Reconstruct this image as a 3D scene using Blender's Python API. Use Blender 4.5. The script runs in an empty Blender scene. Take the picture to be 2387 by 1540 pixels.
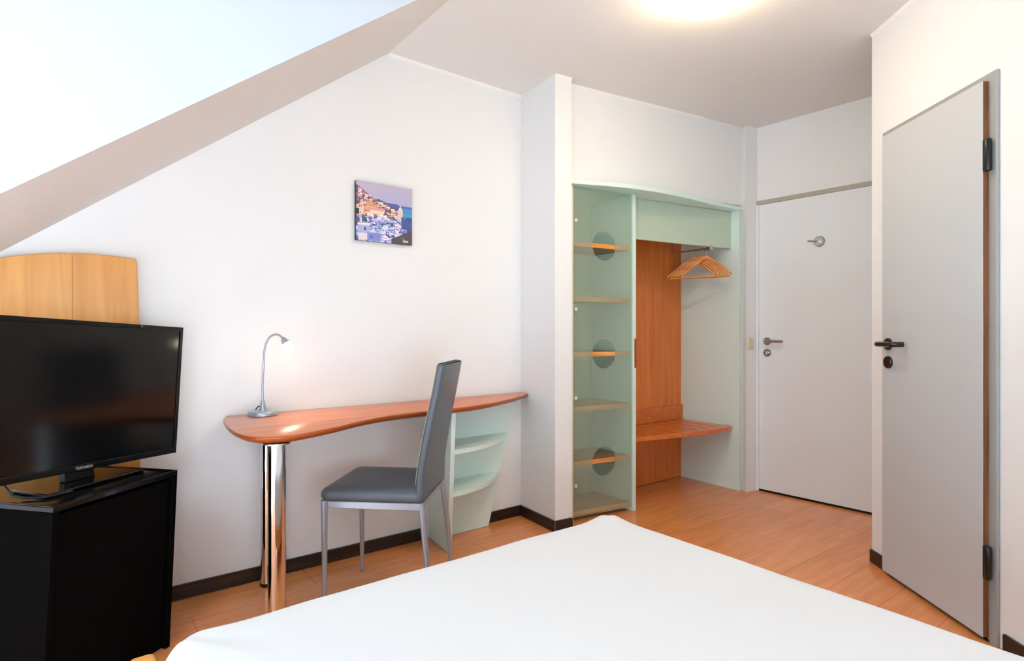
import bpy, bmesh, math, random
from mathutils import Vector, Matrix, noise
PI = math.pi
SC = bpy.context.scene
COL = SC.collection

# ------------------------------------------------------------------ frames
# The desk wall runs along +a (to the right, away), +b goes into that wall.
P1 = Vector((.052, 3.40, 0))
UA = math.atan2(.6098, .7926)
def R(a, b, z=0):
    return Vector((P1.x + a*.7926 - b*.6098, P1.y + a*.6098 + b*.7926, z))

# ------------------------------------------------------------------ helpers
def s2l(c):
    return tuple(((v/255)/12.92 if v/255 <= .04045 else ((v/255+.055)/1.055)**2.4) for v in c)

class MB:
    def __init__(self): self.bm = bmesh.new()
    def poly(self, pts):
        vs = [self.bm.verts.new(p) for p in pts]
        return self.bm.faces.new(vs)
    def hexa(self, p):   # 8 points: bottom 4 ccw, top 4 ccw
        v = [self.bm.verts.new(q) for q in p]
        for f in ((3,2,1,0),(4,5,6,7),(0,1,5,4),(1,2,6,5),(2,3,7,6),(3,0,4,7)):
            self.bm.faces.new([v[i] for i in f])
        return self
    def box(self, x0, x1, y0, y1, z0, z1):
        return self.hexa([(x0,y0,z0),(x1,y0,z0),(x1,y1,z0),(x0,y1,z0),(x0,y0,z1),(x1,y0,z1),(x1,y1,z1),(x0,y1,z1)])
    def prism(self, pts, z0, z1, f=None):   # polygon ccw in xy, extruded in z; f maps (x,y,z)
        f = f or (lambda x, y, z: (x, y, z))
        n = len(pts)
        lo = [self.bm.verts.new(f(x, y, z0)) for x, y in pts]
        hi = [self.bm.verts.new(f(x, y, z1)) for x, y in pts]
        self.bm.faces.new(lo[::-1]); self.bm.faces.new(hi)
        for i in range(n):
            j = (i+1) % n
            self.bm.faces.new([lo[i], lo[j], hi[j], hi[i]])
        return self
    def tube(self, path, rad, n=14, cap=True, closed=False):
        path = [Vector(p) for p in path]
        m = len(path)
        rads = rad if isinstance(rad, (list, tuple)) else [rad]*m
        rings = []; up = None
        for i, p in enumerate(path):
            if closed: t = (path[(i+1) % m] - path[i-1]).normalized()
            else: t = (path[min(i+1, m-1)] - path[max(i-1, 0)]).normalized()
            if up is None:
                up = t.orthogonal().normalized()
            else:
                up = (up - t*up.dot(t)).normalized()
            w = t.cross(up)
            rings.append([self.bm.verts.new(p + (up*math.cos(2*PI*k/n) + w*math.sin(2*PI*k/n))*rads[i]) for k in range(n)])
        for i in range(m if closed else m-1):
            A, B = rings[i], rings[(i+1) % m]
            for k in range(n):
                self.bm.faces.new([A[k], A[(k+1) % n], B[(k+1) % n], B[k]])
        if cap and not closed:
            self.bm.faces.new(rings[0][::-1]); self.bm.faces.new(rings[-1])
        return self
    def lathe(self, prof, n=40, M=None):   # prof: (r, z)
        M = M or Matrix()
        rings = []
        for r, z in prof:
            if r < 1e-6: rings.append([self.bm.verts.new(M @ Vector((0, 0, z)))])
            else: rings.append([self.bm.verts.new(M @ Vector((r*math.cos(2*PI*k/n), r*math.sin(2*PI*k/n), z))) for k in range(n)])
        for A, B in zip(rings, rings[1:]):
            for k in range(n):
                k2 = (k+1) % n
                if len(A) == 1 and len(B) == 1: continue
                if len(A) == 1: self.bm.faces.new([A[0], B[k2], B[k]])
                elif len(B) == 1: self.bm.faces.new([A[k], A[k2], B[0]])
                else: self.bm.faces.new([A[k], A[k2], B[k2], B[k]])
        return self

def obj(name, mb, mat, parent=None, smooth=False, bevel=0, seg=2, loc=None, rot=None, label=None, angle=40):
    bm = mb.bm
    bmesh.ops.recalc_face_normals(bm, faces=bm.faces[:])
    me = bpy.data.meshes.new(name); bm.to_mesh(me); bm.free()
    if mat: me.materials.append(mat)
    o = bpy.data.objects.new(name, me); COL.objects.link(o)
    if parent: o.parent = parent
    if loc is not None: o.location = loc
    if rot is not None: o.rotation_euler = rot
    if bevel:
        m = o.modifiers.new('bevel', 'BEVEL'); m.width = bevel; m.segments = seg; m.limit_method = 'ANGLE'; m.angle_limit = math.radians(35)
        smooth = True
    if smooth:
        me.shade_smooth()
        try: me.set_sharp_from_angle(angle=math.radians(angle))
        except Exception: pass
    if label: o['label'] = label
    return o

def thing(name, label, cat, loc, rotz=0, group=None):
    o = bpy.data.objects.new(name, None); COL.objects.link(o)
    o.empty_display_size = .1
    o.location = loc; o.rotation_euler = (0, 0, rotz)
    o['label'] = label; o['category'] = cat
    if group: o['group'] = group
    return o

def struct(name, mb, mat, label=None, **k):
    o = obj(name, mb, mat, **k); o['kind'] = 'structure'
    if label: o['label'] = label
    return o

def copy_tree(o, parent=None):
    c = o.copy(); COL.objects.link(c)
    if parent: c.parent = parent
    for ch in list(o.children): copy_tree(ch, c)
    return c

# ------------------------------------------------------------------ materials
def mat(name, rgb, rough=.5, metal=0., coat=0., spec=.5, srgb=True, **kw):
    m = bpy.data.materials.new(name); m.use_nodes = True
    b = m.node_tree.nodes['Principled BSDF']
    c = s2l(rgb) if srgb else rgb
    b.inputs['Base Color'].default_value = (*c, 1)
    b.inputs['Roughness'].default_value = rough
    b.inputs['Metallic'].default_value = metal
    b.inputs['Coat Weight'].default_value = coat
    b.inputs['Specular IOR Level'].default_value = spec
    for k, v in kw.items(): b.inputs[k.replace('_', ' ')].default_value = v
    return m

def add_bump(m, scale, strength, dist=.002, detail=3, stretch=(1,1,1)):
    nt = m.node_tree; b = nt.nodes['Principled BSDF']
    tc = nt.nodes.new('ShaderNodeTexCoord'); mp = nt.nodes.new('ShaderNodeMapping')
    mp.inputs['Scale'].default_value = stretch
    nz = nt.nodes.new('ShaderNodeTexNoise'); nz.inputs['Scale'].default_value = scale; nz.inputs['Detail'].default_value = detail
    bp = nt.nodes.new('ShaderNodeBump'); bp.inputs['Strength'].default_value = strength; bp.inputs['Distance'].default_value = dist
    nt.links.new(tc.outputs['Object'], mp.inputs['Vector']); nt.links.new(mp.outputs[0], nz.inputs['Vector'])
    nt.links.new(nz.outputs['Fac'], bp.inputs['Height']); nt.links.new(bp.outputs[0], b.inputs['Normal'])
    return m

def wood(name, dark, light, rough=.35, grain=(2, 30, 30), scale=1.0, coat=0., contrast=(.35, .7), spec=.5):
    m = mat(name, light, rough, coat=coat, spec=spec)
    nt = m.node_tree; b = nt.nodes['Principled BSDF']
    tc = nt.nodes.new('ShaderNodeTexCoord'); mp = nt.nodes.new('ShaderNodeMapping')
    mp.inputs['Scale'].default_value = grain
    n1 = nt.nodes.new('ShaderNodeTexNoise'); n1.inputs['Scale'].default_value = scale; n1.inputs['Detail'].default_value = 6; n1.inputs['Distortion'].default_value = .6
    rp = nt.nodes.new('ShaderNodeValToRGB')
    rp.color_ramp.elements[0].position = contrast[0]; rp.color_ramp.elements[0].color = (*s2l(dark), 1)
    rp.color_ramp.elements[1].position = contrast[1]; rp.color_ramp.elements[1].color = (*s2l(light), 1)
    nt.links.new(tc.outputs['Object'], mp.inputs['Vector']); nt.links.new(mp.outputs[0], n1.inputs['Vector'])
    nt.links.new(n1.outputs['Fac'], rp.inputs['Fac']); nt.links.new(rp.outputs[0], b.inputs['Base Color'])
    return m

M = {}
M['wall'] = add_bump(mat('wall_paint', (246, 247, 247), .85, spec=.2), 90, .06, .001)
M['ceil'] = add_bump(mat('ceiling_paint', (240, 237, 233), .9, spec=.2), 60, .05, .001)
M['cheek'] = add_bump(mat('dormer_paint_light_offset', (208, 217, 225), .8, spec=.2), 90, .05, .001)  # wall paint darkened and cooled in its colour to offset strong daylight
M['mint'] = mat('mint_lacquer', (228, 250, 243), .35)
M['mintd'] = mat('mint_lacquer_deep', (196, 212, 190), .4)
M['cream'] = mat('cream_edging', (238, 234, 214), .4)
M['door1'] = mat('door_lacquer_white', (243, 248, 252), .4)
M['door2'] = mat('door_lacquer_grey', (200, 202, 204), .42)
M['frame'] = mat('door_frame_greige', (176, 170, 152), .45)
M['frame2'] = mat('door_frame_grey', (160, 162, 160), .45)
M['edgewood'] = wood('door_edge_wood', (104, 60, 28), (146, 90, 46), .6, (30, 30, 2), 2)
M['chrome'] = mat('chrome', (225, 225, 228), .05, 1.0)
M['brushed'] = mat('brushed_steel', (190, 188, 184), .25, 1.0)
M['silver'] = mat('silver_paint', (168, 178, 190), .3, .55)
M['bronze'] = mat('dark_bronze', (34, 26, 22), .22, .4, coat=.4)
M['blackm'] = mat('black_metal', (14, 16, 18), .28, .2)
M['blackp'] = mat('black_plastic', (10, 10, 11), .3, spec=.3)
M['screen'] = mat('tv_screen', (6, 7, 8), .16, coat=0, spec=.45)
M['cab'] = mat('cabinet_black', (14, 12, 11), .5, spec=.0)
M['cabtop'] = mat('cabinet_top_black', (10, 11, 13), .16, spec=.28)
M['rubber'] = mat('black_rubber', (12, 12, 14), .5)
M['grey'] = add_bump(mat('grey_leatherette', (88, 94, 101), .38, spec=.45), 260, .12, .0006)
M['seam'] = mat('seam_thread', (176, 164, 132), .7)
M['desk'] = wood('desk_cherry', (196, 108, 66), (224, 140, 96), .30, (1.5, 26, 26), 1.3, coat=.12, contrast=(.3, .75))
M['deskedge'] = wood('desk_edge_cherry', (150, 66, 22), (188, 98, 44), .3, (2, 2, 60), 2, contrast=(.3, .75))
M['brown'] = wood('wardrobe_cherry', (210, 104, 30), (242, 142, 62), .32, (26, 26, 1.5), 1.2, contrast=(.25, .8))
M['bench'] = wood('bench_cherry', (204, 100, 34), (234, 136, 68), .28, (20, 2, 20), 1.5, contrast=(.3, .8))
M['shelfbody'] = wood('shelf_face', (150, 104, 62), (176, 130, 86), .4, (2, 20, 20), 2)
M['shelfw'] = wood('shelf_wood', (226, 140, 60), (250, 178, 100), .4, (2, 20, 20), 2)
M['beech'] = wood('beech_veneer', (214, 142, 62), (236, 172, 88), .35, (22, 22, 1.5), 1.2, contrast=(.3, .75))
M['hangw'] = wood('hanger_wood', (216, 124, 34), (244, 162, 62), .35, (2, 20, 20), 2)
M['switch'] = mat('switch_ivory', (226, 214, 184), .4)
M['bsheet'] = mat('bed_sheet', (228, 227, 226), .9, spec=.1, Sheen_Weight=.15)
M['halo_strip'] = mat('halo_white', (252, 250, 246), .6)  # whiter than the walls, stands for a bright halo of light
M['grout'] = mat('corner_joint', (170, 150, 120), .6)

# frosted glass: part clear, part milky green
def frosted():
    m = bpy.data.materials.new('frosted_glass'); m.use_nodes = True
    nt = m.node_tree; nt.nodes.clear()
    out = nt.nodes.new('ShaderNodeOutputMaterial')
    tr = nt.nodes.new('ShaderNodeBsdfTransparent'); tr.inputs[0].default_value = (.90, .96, .92, 1)
    di = nt.nodes.new('ShaderNodeBsdfDiffuse'); di.inputs[0].default_value = (*s2l((232, 240, 224)), 1)
    tl = nt.nodes.new('ShaderNodeBsdfTranslucent'); tl.inputs[0].default_value = (*s2l((232, 240, 224)), 1)
    gl = nt.nodes.new('ShaderNodeBsdfGlossy'); gl.inputs['Roughness'].default_value = .12
    m1 = nt.nodes.new('ShaderNodeMixShader'); m1.inputs[0].default_value = .45
    m2 = nt.nodes.new('ShaderNodeMixShader'); m2.inputs[0].default_value = .25
    m3 = nt.nodes.new('ShaderNodeMixShader'); m3.inputs[0].default_value = .04
    nt.links.new(di.outputs[0], m1.inputs[1]); nt.links.new(tl.outputs[0], m1.inputs[2])
    nt.links.new(tr.outputs[0], m2.inputs[1]); nt.links.new(m1.outputs[0], m2.inputs[2])
    nt.links.new(m2.outputs[0], m3.inputs[1]); nt.links.new(gl.outputs[0], m3.inputs[2])
    nt.links.new(m3.outputs[0], out.inputs[0])
    return m
M['frost'] = frosted()
def pane_glass():
    m = bpy.data.materials.new('window_glass'); m.use_nodes = True
    nt = m.node_tree; nt.nodes.clear()
    out = nt.nodes.new('ShaderNodeOutputMaterial')
    tr = nt.nodes.new('ShaderNodeBsdfTransparent')
    gl = nt.nodes.new('ShaderNodeBsdfGlossy'); gl.inputs['Roughness'].default_value = 0
    m3 = nt.nodes.new('ShaderNodeMixShader'); m3.inputs[0].default_value = .05
    nt.links.new(tr.outputs[0], m3.inputs[1]); nt.links.new(gl.outputs[0], m3.inputs[2]); nt.links.new(m3.outputs[0], out.inputs[0])
    return m
M['pane'] = pane_glass()
def emit(name, col, s):
    m = bpy.data.materials.new(name); m.use_nodes = True
    nt = m.node_tree; nt.nodes.clear()
    out = nt.nodes.new('ShaderNodeOutputMaterial'); e = nt.nodes.new('ShaderNodeEmission')
    e.inputs[0].default_value = (*col, 1); e.inputs[1].default_value = s
    nt.links.new(e.outputs[0], out.inputs[0]); return m
M['lampglass'] = emit('lit_lamp_glass', (1, .79, .50), 38)
M['bulb'] = emit('lit_bulb', (1, .86, .62), 16)

def floor_mat():
    m = mat('floor_laminate', (190, 125, 85), .21, spec=.5)
    nt = m.node_tree; b = nt.nodes['Principled BSDF']
    tc = nt.nodes.new('ShaderNodeTexCoord')
    br = nt.nodes.new('ShaderNodeTexBrick')
    br.inputs['Scale'].default_value = 1; br.inputs['Brick Width'].default_value = 1.28; br.inputs['Row Height'].default_value = .195
    br.inputs['Mortar Size'].default_value = .0012; br.inputs['Mortar Smooth'].default_value = .3; br.offset = .37
    br.inputs['Color1'].default_value = (*s2l((242, 158, 94)), 1); br.inputs['Color2'].default_value = (*s2l((236, 150, 89)), 1)
    br.inputs['Mortar'].default_value = (*s2l((170, 100, 60)), 1)
    mp = nt.nodes.new('ShaderNodeMapping'); mp.inputs['Scale'].default_value = (1.6, 16, 1)
    nz = nt.nodes.new('ShaderNodeTexNoise'); nz.inputs['Scale'].default_value = 2; nz.inputs['Detail'].default_value = 6; nz.inputs['Distortion'].default_value = .5
    rp = nt.nodes.new('ShaderNodeValToRGB')
    rp.color_ramp.elements[0].position = .3; rp.color_ramp.elements[0].color = (.84, .82, .80, 1)
    rp.color_ramp.elements[1].position = .75; rp.color_ramp.elements[1].color = (1.08, 1.08, 1.08, 1)
    mx = nt.nodes.new('ShaderNodeMix'); mx.data_type = 'RGBA'; mx.blend_type = 'MULTIPLY'; mx.inputs[0].default_value = 1
    nt.links.new(tc.outputs['Object'], br.inputs['Vector']); nt.links.new(tc.outputs['Object'], mp.inputs['Vector'])
    nt.links.new(mp.outputs[0], nz.inputs['Vector']); nt.links.new(nz.outputs['Fac'], rp.inputs['Fac'])
    nt.links.new(br.outputs['Color'], mx.inputs[6]); nt.links.new(rp.outputs[0], mx.inputs[7]); nt.links.new(mx.outputs[2], b.inputs['Base Color'])
    return m
M['floor'] = floor_mat()
M['base'] = wood('baseboard_wood', (26, 19, 16), (74, 56, 42), .35, (1.2, 60, 90), 2.2, contrast=(.45, .8))

# ------------------------------------------------------------------ room shell
HC = 2.485
def wall(name, A, B, z0=0, z1=HC+.05, th=.1, m=None):   # room side is to the right of A->B... outer side = left
    A = Vector(A[:2]); B = Vector(B[:2]); d = (B-A).normalized(); nrm = Vector((-d.y, d.x))
    a2, b2 = A + nrm*th, B + nrm*th
    mb = MB().prism([(A.x, A.y), (B.x, B.y), (b2.x, b2.y), (a2.x, a2.y)], z0, z1)
    return struct(name, mb, m or M['wall'])

S_END = 3.50
C0 = Vector((1.700, 2.705)); CE = Vector((1.561, -1.243))
colL = Vector((.234, 3.110)); colR = Vector((.330, 3.170)); H0 = Vector((.334, 3.240)); H1 = Vector((1.580, 3.924))
pf = Vector((1.586, 3.881)); E0 = Vector((1.687, 3.940))
edir = Vector((.6438, -.7653))
E1 = E0 + edir*1.30

# floor and ceiling, laid in the desk wall's frame so planks run along it
o = struct('floor', MB().box(-3.2, 3.2, -5.6, .6, -.1, 0), M['floor'], loc=R(0, 0), rot=(0, 0, UA))
o = struct('ceiling', MB().box(-3.2, 3.2, -5.6, .6, HC, HC+.12), M['ceil'], loc=R(0, 0), rot=(0, 0, UA))

RA = R
wall('wall_left', RA(-S_END-.15, 0), RA(1.56, 0))
# chimney breast / column beside the desk
mb = MB().prism([(colL.x, colL.y), (colR.x, colR.y), (H0.x, H0.y), tuple(RA(.145, .0)[:2]), tuple(P1[:2])], 0, HC+.02)
struct('wall_column', mb, M['wall'])
# header over the wardrobe
hd = (H1-H0).normalized(); hn = Vector((-hd.y, hd.x))
q = [H0, H1, H1+hn*.08, H0+hn*.08]
struct('wall_header', MB().prism([tuple(v) for v in q], 1.948, HC+.02), M['wall'])
# slim pier between wardrobe and entrance door
q = [pf, E0, E0 + Vector((.7653, .6438))*.1, RA(1.60, .12).to_2d(), RA(1.545, .0).to_2d(), H1 + hn*.10, H1]
struct('wall_pier', MB().prism([tuple(v) for v in q], 0, HC+.02), M['wall'])
wall('wall_entrance', E0, E1)
# wall with the bathroom door, its return into the passage and the wall behind the camera
mb = MB().prism([(C0.x, C0.y), (CE.x, CE.y), (CE.x+.15, CE.y-.02), (2.75, 2.62), (2.62, 2.92), (E1.x, E1.y)], 0, HC+.02)
struct('wall_right', mb, M['wall'])
V0, V1, VZ0, VZ1 = -3.15, -1.90, .10, 2.30
mb = MB().box(-S_END-.12, V0, -4.72, -4.6, 0, HC+.02).box(V1, -1.60, -4.72, -4.6, 0, HC+.02).box(V0, V1, -4.72, -4.6, 0, VZ0).box(V0, V1, -4.72, -4.6, VZ1, HC+.02)
struct('wall_front', mb, M['wall'], loc=R(0, 0), rot=(0, 0, UA))
# eaves wall with the dormer window
mb = MB().box(-S_END-.12, -S_END, -4.72, .1, 0, HC+.02)
struct('wall_eaves', mb, M['wall'], loc=R(0, 0), rot=(0, 0, UA))
# roof slope: goes down toward the eaves, cut by the dormer
SL = .77; SA = .85; TD = .845
def zs(s): return HC - SL*(s-SA)
mb = MB()
def slope_slab(b0, b1):
    s0, s1 = SA-.0, S_END+.02
    mb.hexa([(-s1, b0, zs(s1)), (-s0, b0, zs(s0)), (-s0, b1, zs(s0)), (-s1, b1, zs(s1)),
             (-s1, b0, HC+.01), (-s0+.001, b0, HC+.01), (-s0+.001, b1, HC+.01), (-s1, b1, HC+.01)])
slope_slab(-TD, .02)
slope_slab(-4.95, -3.35)
o = struct('ceiling_slope', mb, M['ceil'], loc=R(0, 0), rot=(0, 0, UA))
# bright cheek of the dormer (thin plaster skin on the slab side)
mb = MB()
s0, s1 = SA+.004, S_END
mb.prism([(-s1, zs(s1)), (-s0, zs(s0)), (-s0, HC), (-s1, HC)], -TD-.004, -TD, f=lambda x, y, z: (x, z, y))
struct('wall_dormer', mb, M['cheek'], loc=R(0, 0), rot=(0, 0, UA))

# window
w2 = bpy.data.objects.new('window_1', None); COL.objects.link(w2); w2.location = R((V0+V1)/2, -4.66, VZ0); w2.rotation_euler = (0, 0, UA); w2['kind'] = 'structure'
vw = (V1-V0)/2; vh = VZ1-VZ0
mb = MB()
for x in (-vw+.035, vw-.035, 0): mb.box(x-.035, x+.035, -.03, .03, 0, vh)
mb.box(-vw, vw, -.03, .03, 0, .08).box(-vw, vw, -.03, .03, vh-.07, vh)
obj('window_frame', mb, M['door1'], w2)
for c in (-vw/2, vw/2):
    obj('window_pane', MB().box(c-vw/2+.05, c+vw/2-.05, -.003, .003, .07, vh-.06), M['pane'], w2)
# painted halo strip at the ceiling edge, and baseboards
def board(name, A, B, h=.06, th=.012, inset=0, mname='base'):
    A = Vector(A[:2]); B = Vector(B[:2]); L = (B-A).length; ang = math.atan2(B.y-A.y, B.x-A.x)
    mb = MB().prism([(0, 0), (L, 0), (L, -th), (0, -th)][::-1], 0, h)
    o = struct(name, mb, M[mname], loc=(A.x, A.y, 0), rot=(0, 0, ang), bevel=.0025)
    return o
board('baseboard_left', R(-S_END, 0), R(-.637, 0))
board('baseboard_left', R(-.25, 0), R(0, 0))
board('baseboard_column', P1, colL)
board('baseboard_column_front', colL, colR)
cd = (CE-C0).normalized()
board('baseboard_right', C0, C0 + cd*.095)
board('baseboard_right', C0 + cd*.765, CE)

# narrow whiter strip paints the bright halo where walls meet the ceiling
def halo_strip(name, A, B):
    A = Vector(A[:2]); B = Vector(B[:2]); L = (B-A).length; ang = math.atan2(B.y-A.y, B.x-A.x)
    mb = MB().prism([(0, 0), (0, -.009), (.014, 0)], 0, L, f=lambda x, y, z: (z, y, HC-x))
    return struct(name, mb, M['halo_strip'], loc=(A.x, A.y, 0), rot=(0, 0, ang))
halo_strip('halo_trim_1', R(-SA, 0), R(0, 0)); halo_strip('halo_trim_2', colL, colR); halo_strip('halo_trim_3', H0, H0 + hd*1.05); halo_strip('halo_trim_4', C0, CE)
# ------------------------------------------------------------------ doors
E_ROT = math.atan2(edir.y, edir.x); C_ROT = math.atan2(cd.y, cd.x)
def thing_struct(name, loc, rotz):
    o = bpy.data.objects.new(name, None); COL.objects.link(o); o.location = loc; o.rotation_euler = (0, 0, rotz); o['kind'] = 'structure'; return o
def ydisc(mb, x, z, y0, r, th, n=28, sx=1, bev=.002):   # disc facing -y
    Mx = Matrix.Translation((x, y0, z)) @ Matrix.Rotation(PI/2, 4, 'X') @ Matrix.Diagonal((sx, 1, 1, 1))
    mb.lathe([(0, 0), (r, 0), (r, th-bev), (r-bev, th), (0, th)], n, Mx)
    return mb
def arc(c, r, a0, a1, n, ax, ay):
    return [Vector(c) + Vector(ax)*r*math.cos(a0+(a1-a0)*i/n) + Vector(ay)*r*math.sin(a0+(a1-a0)*i/n) for i in range(n+1)]

d1 = thing_struct('door_1', (E0.x, E0.y, 0), E_ROT); d1['label'] = 'white entrance door at the end of the room'
obj('door_frame', MB().box(-.004, .015, -.009, .0, 0, 1.979).box(.90, .93, -.009, 0, 0, 1.979), M['door1'], d1)
obj('frame_head', MB().box(-.004, .93, -.010, 0, 1.9535, 1.981), M['frame'], d1)
leaf = obj('door_leaf', MB().box(.018, .896, -.012, -.001, .014, 1.951), M['door1'], d1, bevel=.002)
obj('gap_shade', MB().box(.016, .90, -.008, 0, .001, .012), M['blackp'], d1)  # black strip paints the shaded gap under the leaf
mb = MB(); ydisc(mb, .0776, 1.022, -.0125, .026, .008)
mb.tube([(.0776, -.02, 1.022), (.0776, -.048, 1.022)] + arc((.0876, -.048, 1.022), .010, PI, 1.5*PI, 5, (1, 0, 0), (0, 1, 0))[1:] + [(.12, -.058, 1.022), (.20, -.058, 1.022)], .0095)
obj('door_handle', mb, M['brushed'], d1, smooth=True)
mb = MB(); ydisc(mb, .0776, .944, -.0125, .026, .008); mb.tube([(.0776, -.02, .944), (.0776, -.034, .944)], .012); mb.box(.074, .081, -.042, -.034, .932, .956)
obj('lock_knob', mb, M['brushed'], d1, smooth=True)
mb = MB(); ydisc(mb, .4106, 1.656, -.0125, .034, .012, bev=.005)
mb.tube([(.4106, -.02, 1.650), (.4106, -.045, 1.650)], .011); mb.tube([(.4106, -.042, 1.655), (.352, -.042, 1.662)], [.007, .005])
obj('robe_hook', mb, M['brushed'], d1, smooth=True)

d2 = thing_struct('door_2', (C0.x, C0.y, 0), C_ROT); d2['label'] = 'grey bathroom door with dark handle and visible wooden edge'
mb = MB().box(.100, .145, -.012, 0, 0, 1.985).box(.700, .742, -.012, 0, 0, 1.985).box(.145, .700, -.012, 0, 1.94, 1.985)
obj('door_frame', mb, M['frame2'], d2, bevel=.003)
obj('door_leaf', MB().box(.1365, .709, -.034, -.0325, .018, 1.957).box(.1365, .7085, -.0324, -.0315, .018, 1.957), M['door2'], d2)
lf = obj('door_core', MB().box(.137, .7085, -.0322, -.0125, .0185, 1.9565), M['edgewood'], d2, label='bare wooden edge of the leaf')
obj('gap_shade', MB().box(.14, .71, -.012, 0, .001, .012), M['blackp'], d2)  # dark gap below the bathroom leaf, its shade put in as black
mb = MB(); ydisc(mb, .184, 1.030, -.034, .0265, .009)
path = [(.184, -.04, 1.030), (.184, -.072, 1.030)] + arc((.202, -.074, 1.030), .018, PI, 1.5*PI, 6, (1, 0, 0), (0, 1, 0)) + [(.23, -.092, 1.030), (.285, -.092, 1.030)] + arc((.285, -.074, 1.030), .018, 1.5*PI, 2*PI, 6, (1, 0, 0), (0, 1, 0)) + [(.303, -.060, 1.030), (.303, -.050, 1.030)]
mb.tube(path, .0115, 16)
obj('door_handle', mb, M['bronze'], d2, smooth=True)
mb = MB(); ydisc(mb, .184, .950, -.034, .028, .010, bev=.004); mb.box(.179, .189, -.048, -.044, .944, .956)
obj('key_plate', mb, M['bronze'], d2, smooth=True)
for z0, z1 in ((1.640, 1.752), (.226, .340)):
    mb = MB().tube([(.722, -.026, z0), (.722, -.026, z0+.003), (.722, -.026, z1-.003), (.722, -.026, z1)], [.008, .0105, .0105, .008], 16)
    mb.box(.7086, .722, -.0335, -.021, z0+.003, z1-.003)
    obj('hinge', mb, M['blackm'], d2, smooth=True)

# light switch on the pier
pdir = (E0-pf).normalized()
sw = thing('light_switch', 'small ivory light switch on the pier left of the entrance door', 'light switch', (pf.x+pdir.x*.040, pf.y+pdir.y*.040, 1.005), math.atan2(pdir.y, pdir.x))
obj('switch_plate', MB().box(-.024, .030, -.010, 0, -.040, .040), M['switch'], sw, bevel=.003)
obj('rocker', MB().box(-.012, .020, -.018, -.0101, -.026, .026), M['switch'], sw, bevel=.003)

# ------------------------------------------------------------------ wardrobe
HR = math.atan2(hd.y, hd.x)
wd = thing('wardrobe', 'built-in mint green wardrobe niche with frosted glass door and cherry back', 'wardrobe', (H0.x, H0.y, 0), HR)
# local frame: x along the front, y into the niche. room wall line in local coordinates
def W(p):   # room point -> wardrobe local
    v = Vector(p[:2]) - H0; return Vector((v.dot(hd), v.dot(hn)))
b0 = W(R(.10, 0)); b1 = W(R(1.545, 0))       # back wall line
bd = (b1-b0).normalized(); bn = Vector((bd.y, -bd.x))   # bn toward the room
def back(t, off=0): return b0 + bd*t + bn*off
BLn = (b1-b0).length
ZT = 1.915
# canopy, bowed front edge
pts = [(-.020, -.028), (.08, -.052), (.164, -.072), (.26, -.089), (.348, -.100), (.43, -.106), (.505, -.108), (.60, -.106), (.692, -.097), (.80, -.083), (.90, -.068), (1.0, -.051), (1.092, -.036), (1.20, -.021), (1.30, -.012), (1.418, -.008), (1.42, .02), (1.42, .10)]
pts += [tuple(back(BLn, .005)), tuple(back(.04, .005)), (-.003, .06)]
obj('canopy', MB().prism(pts, ZT, ZT+.026), M['mint'], wd, bevel=.003)
# right side panel, runs from the pier back to the corner
r0 = Vector((1.392, .004)); r1 = back(BLn-.02, .0)
rdir = (r1-r0).normalized(); rn = Vector((-rdir.y, rdir.x))
q = [r0, r1, r1 - rn*.018, r0 - rn*.018]
obj('side_panel', MB().prism([tuple(v) for v in q], 0, ZT), M['mint'], wd)
# left side strip next to the column
obj('side_strip', MB().box(.002, .016, .002, .20, 0, ZT), M['cream'], wd, label='cream strip beside the column')
# partition between glazed shelves and hanging space
PX = .456
obj('partition', MB().prism([(PX, .006), (PX+.026, .006), (PX+.026-.05, .345), (PX-.05, .345)], .0, ZT), M['mint'], wd, bevel=.002)
obj('grip_plate', MB().box(PX+.004, PX+.0265, .001, .0058, .867, 1.044), M['deskedge'], wd, label='reddish brown grip plate on the partition edge')
# back panels
t_split = (W((.745, 3.47))-b0).dot(bd)
c0 = back(.03, .004); c1 = back(.50, .004)
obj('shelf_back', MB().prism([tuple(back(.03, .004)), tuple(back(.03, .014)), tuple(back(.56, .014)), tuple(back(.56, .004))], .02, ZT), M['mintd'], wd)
obj('back_panel', MB().prism([tuple(back(.56, .004)), tuple(back(.56, .022)), tuple(back(1.425, .022)), tuple(back(1.425, .004))], .004, ZT), M['brown'], wd, bevel=.001)
obj('bench_backboard', MB().prism([tuple(back(.60, .023)), tuple(back(.60, .040)), tuple(back(1.425, .040)), tuple(back(1.425, .023))], .44, .545), M['bench'], wd, bevel=.002)
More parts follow.
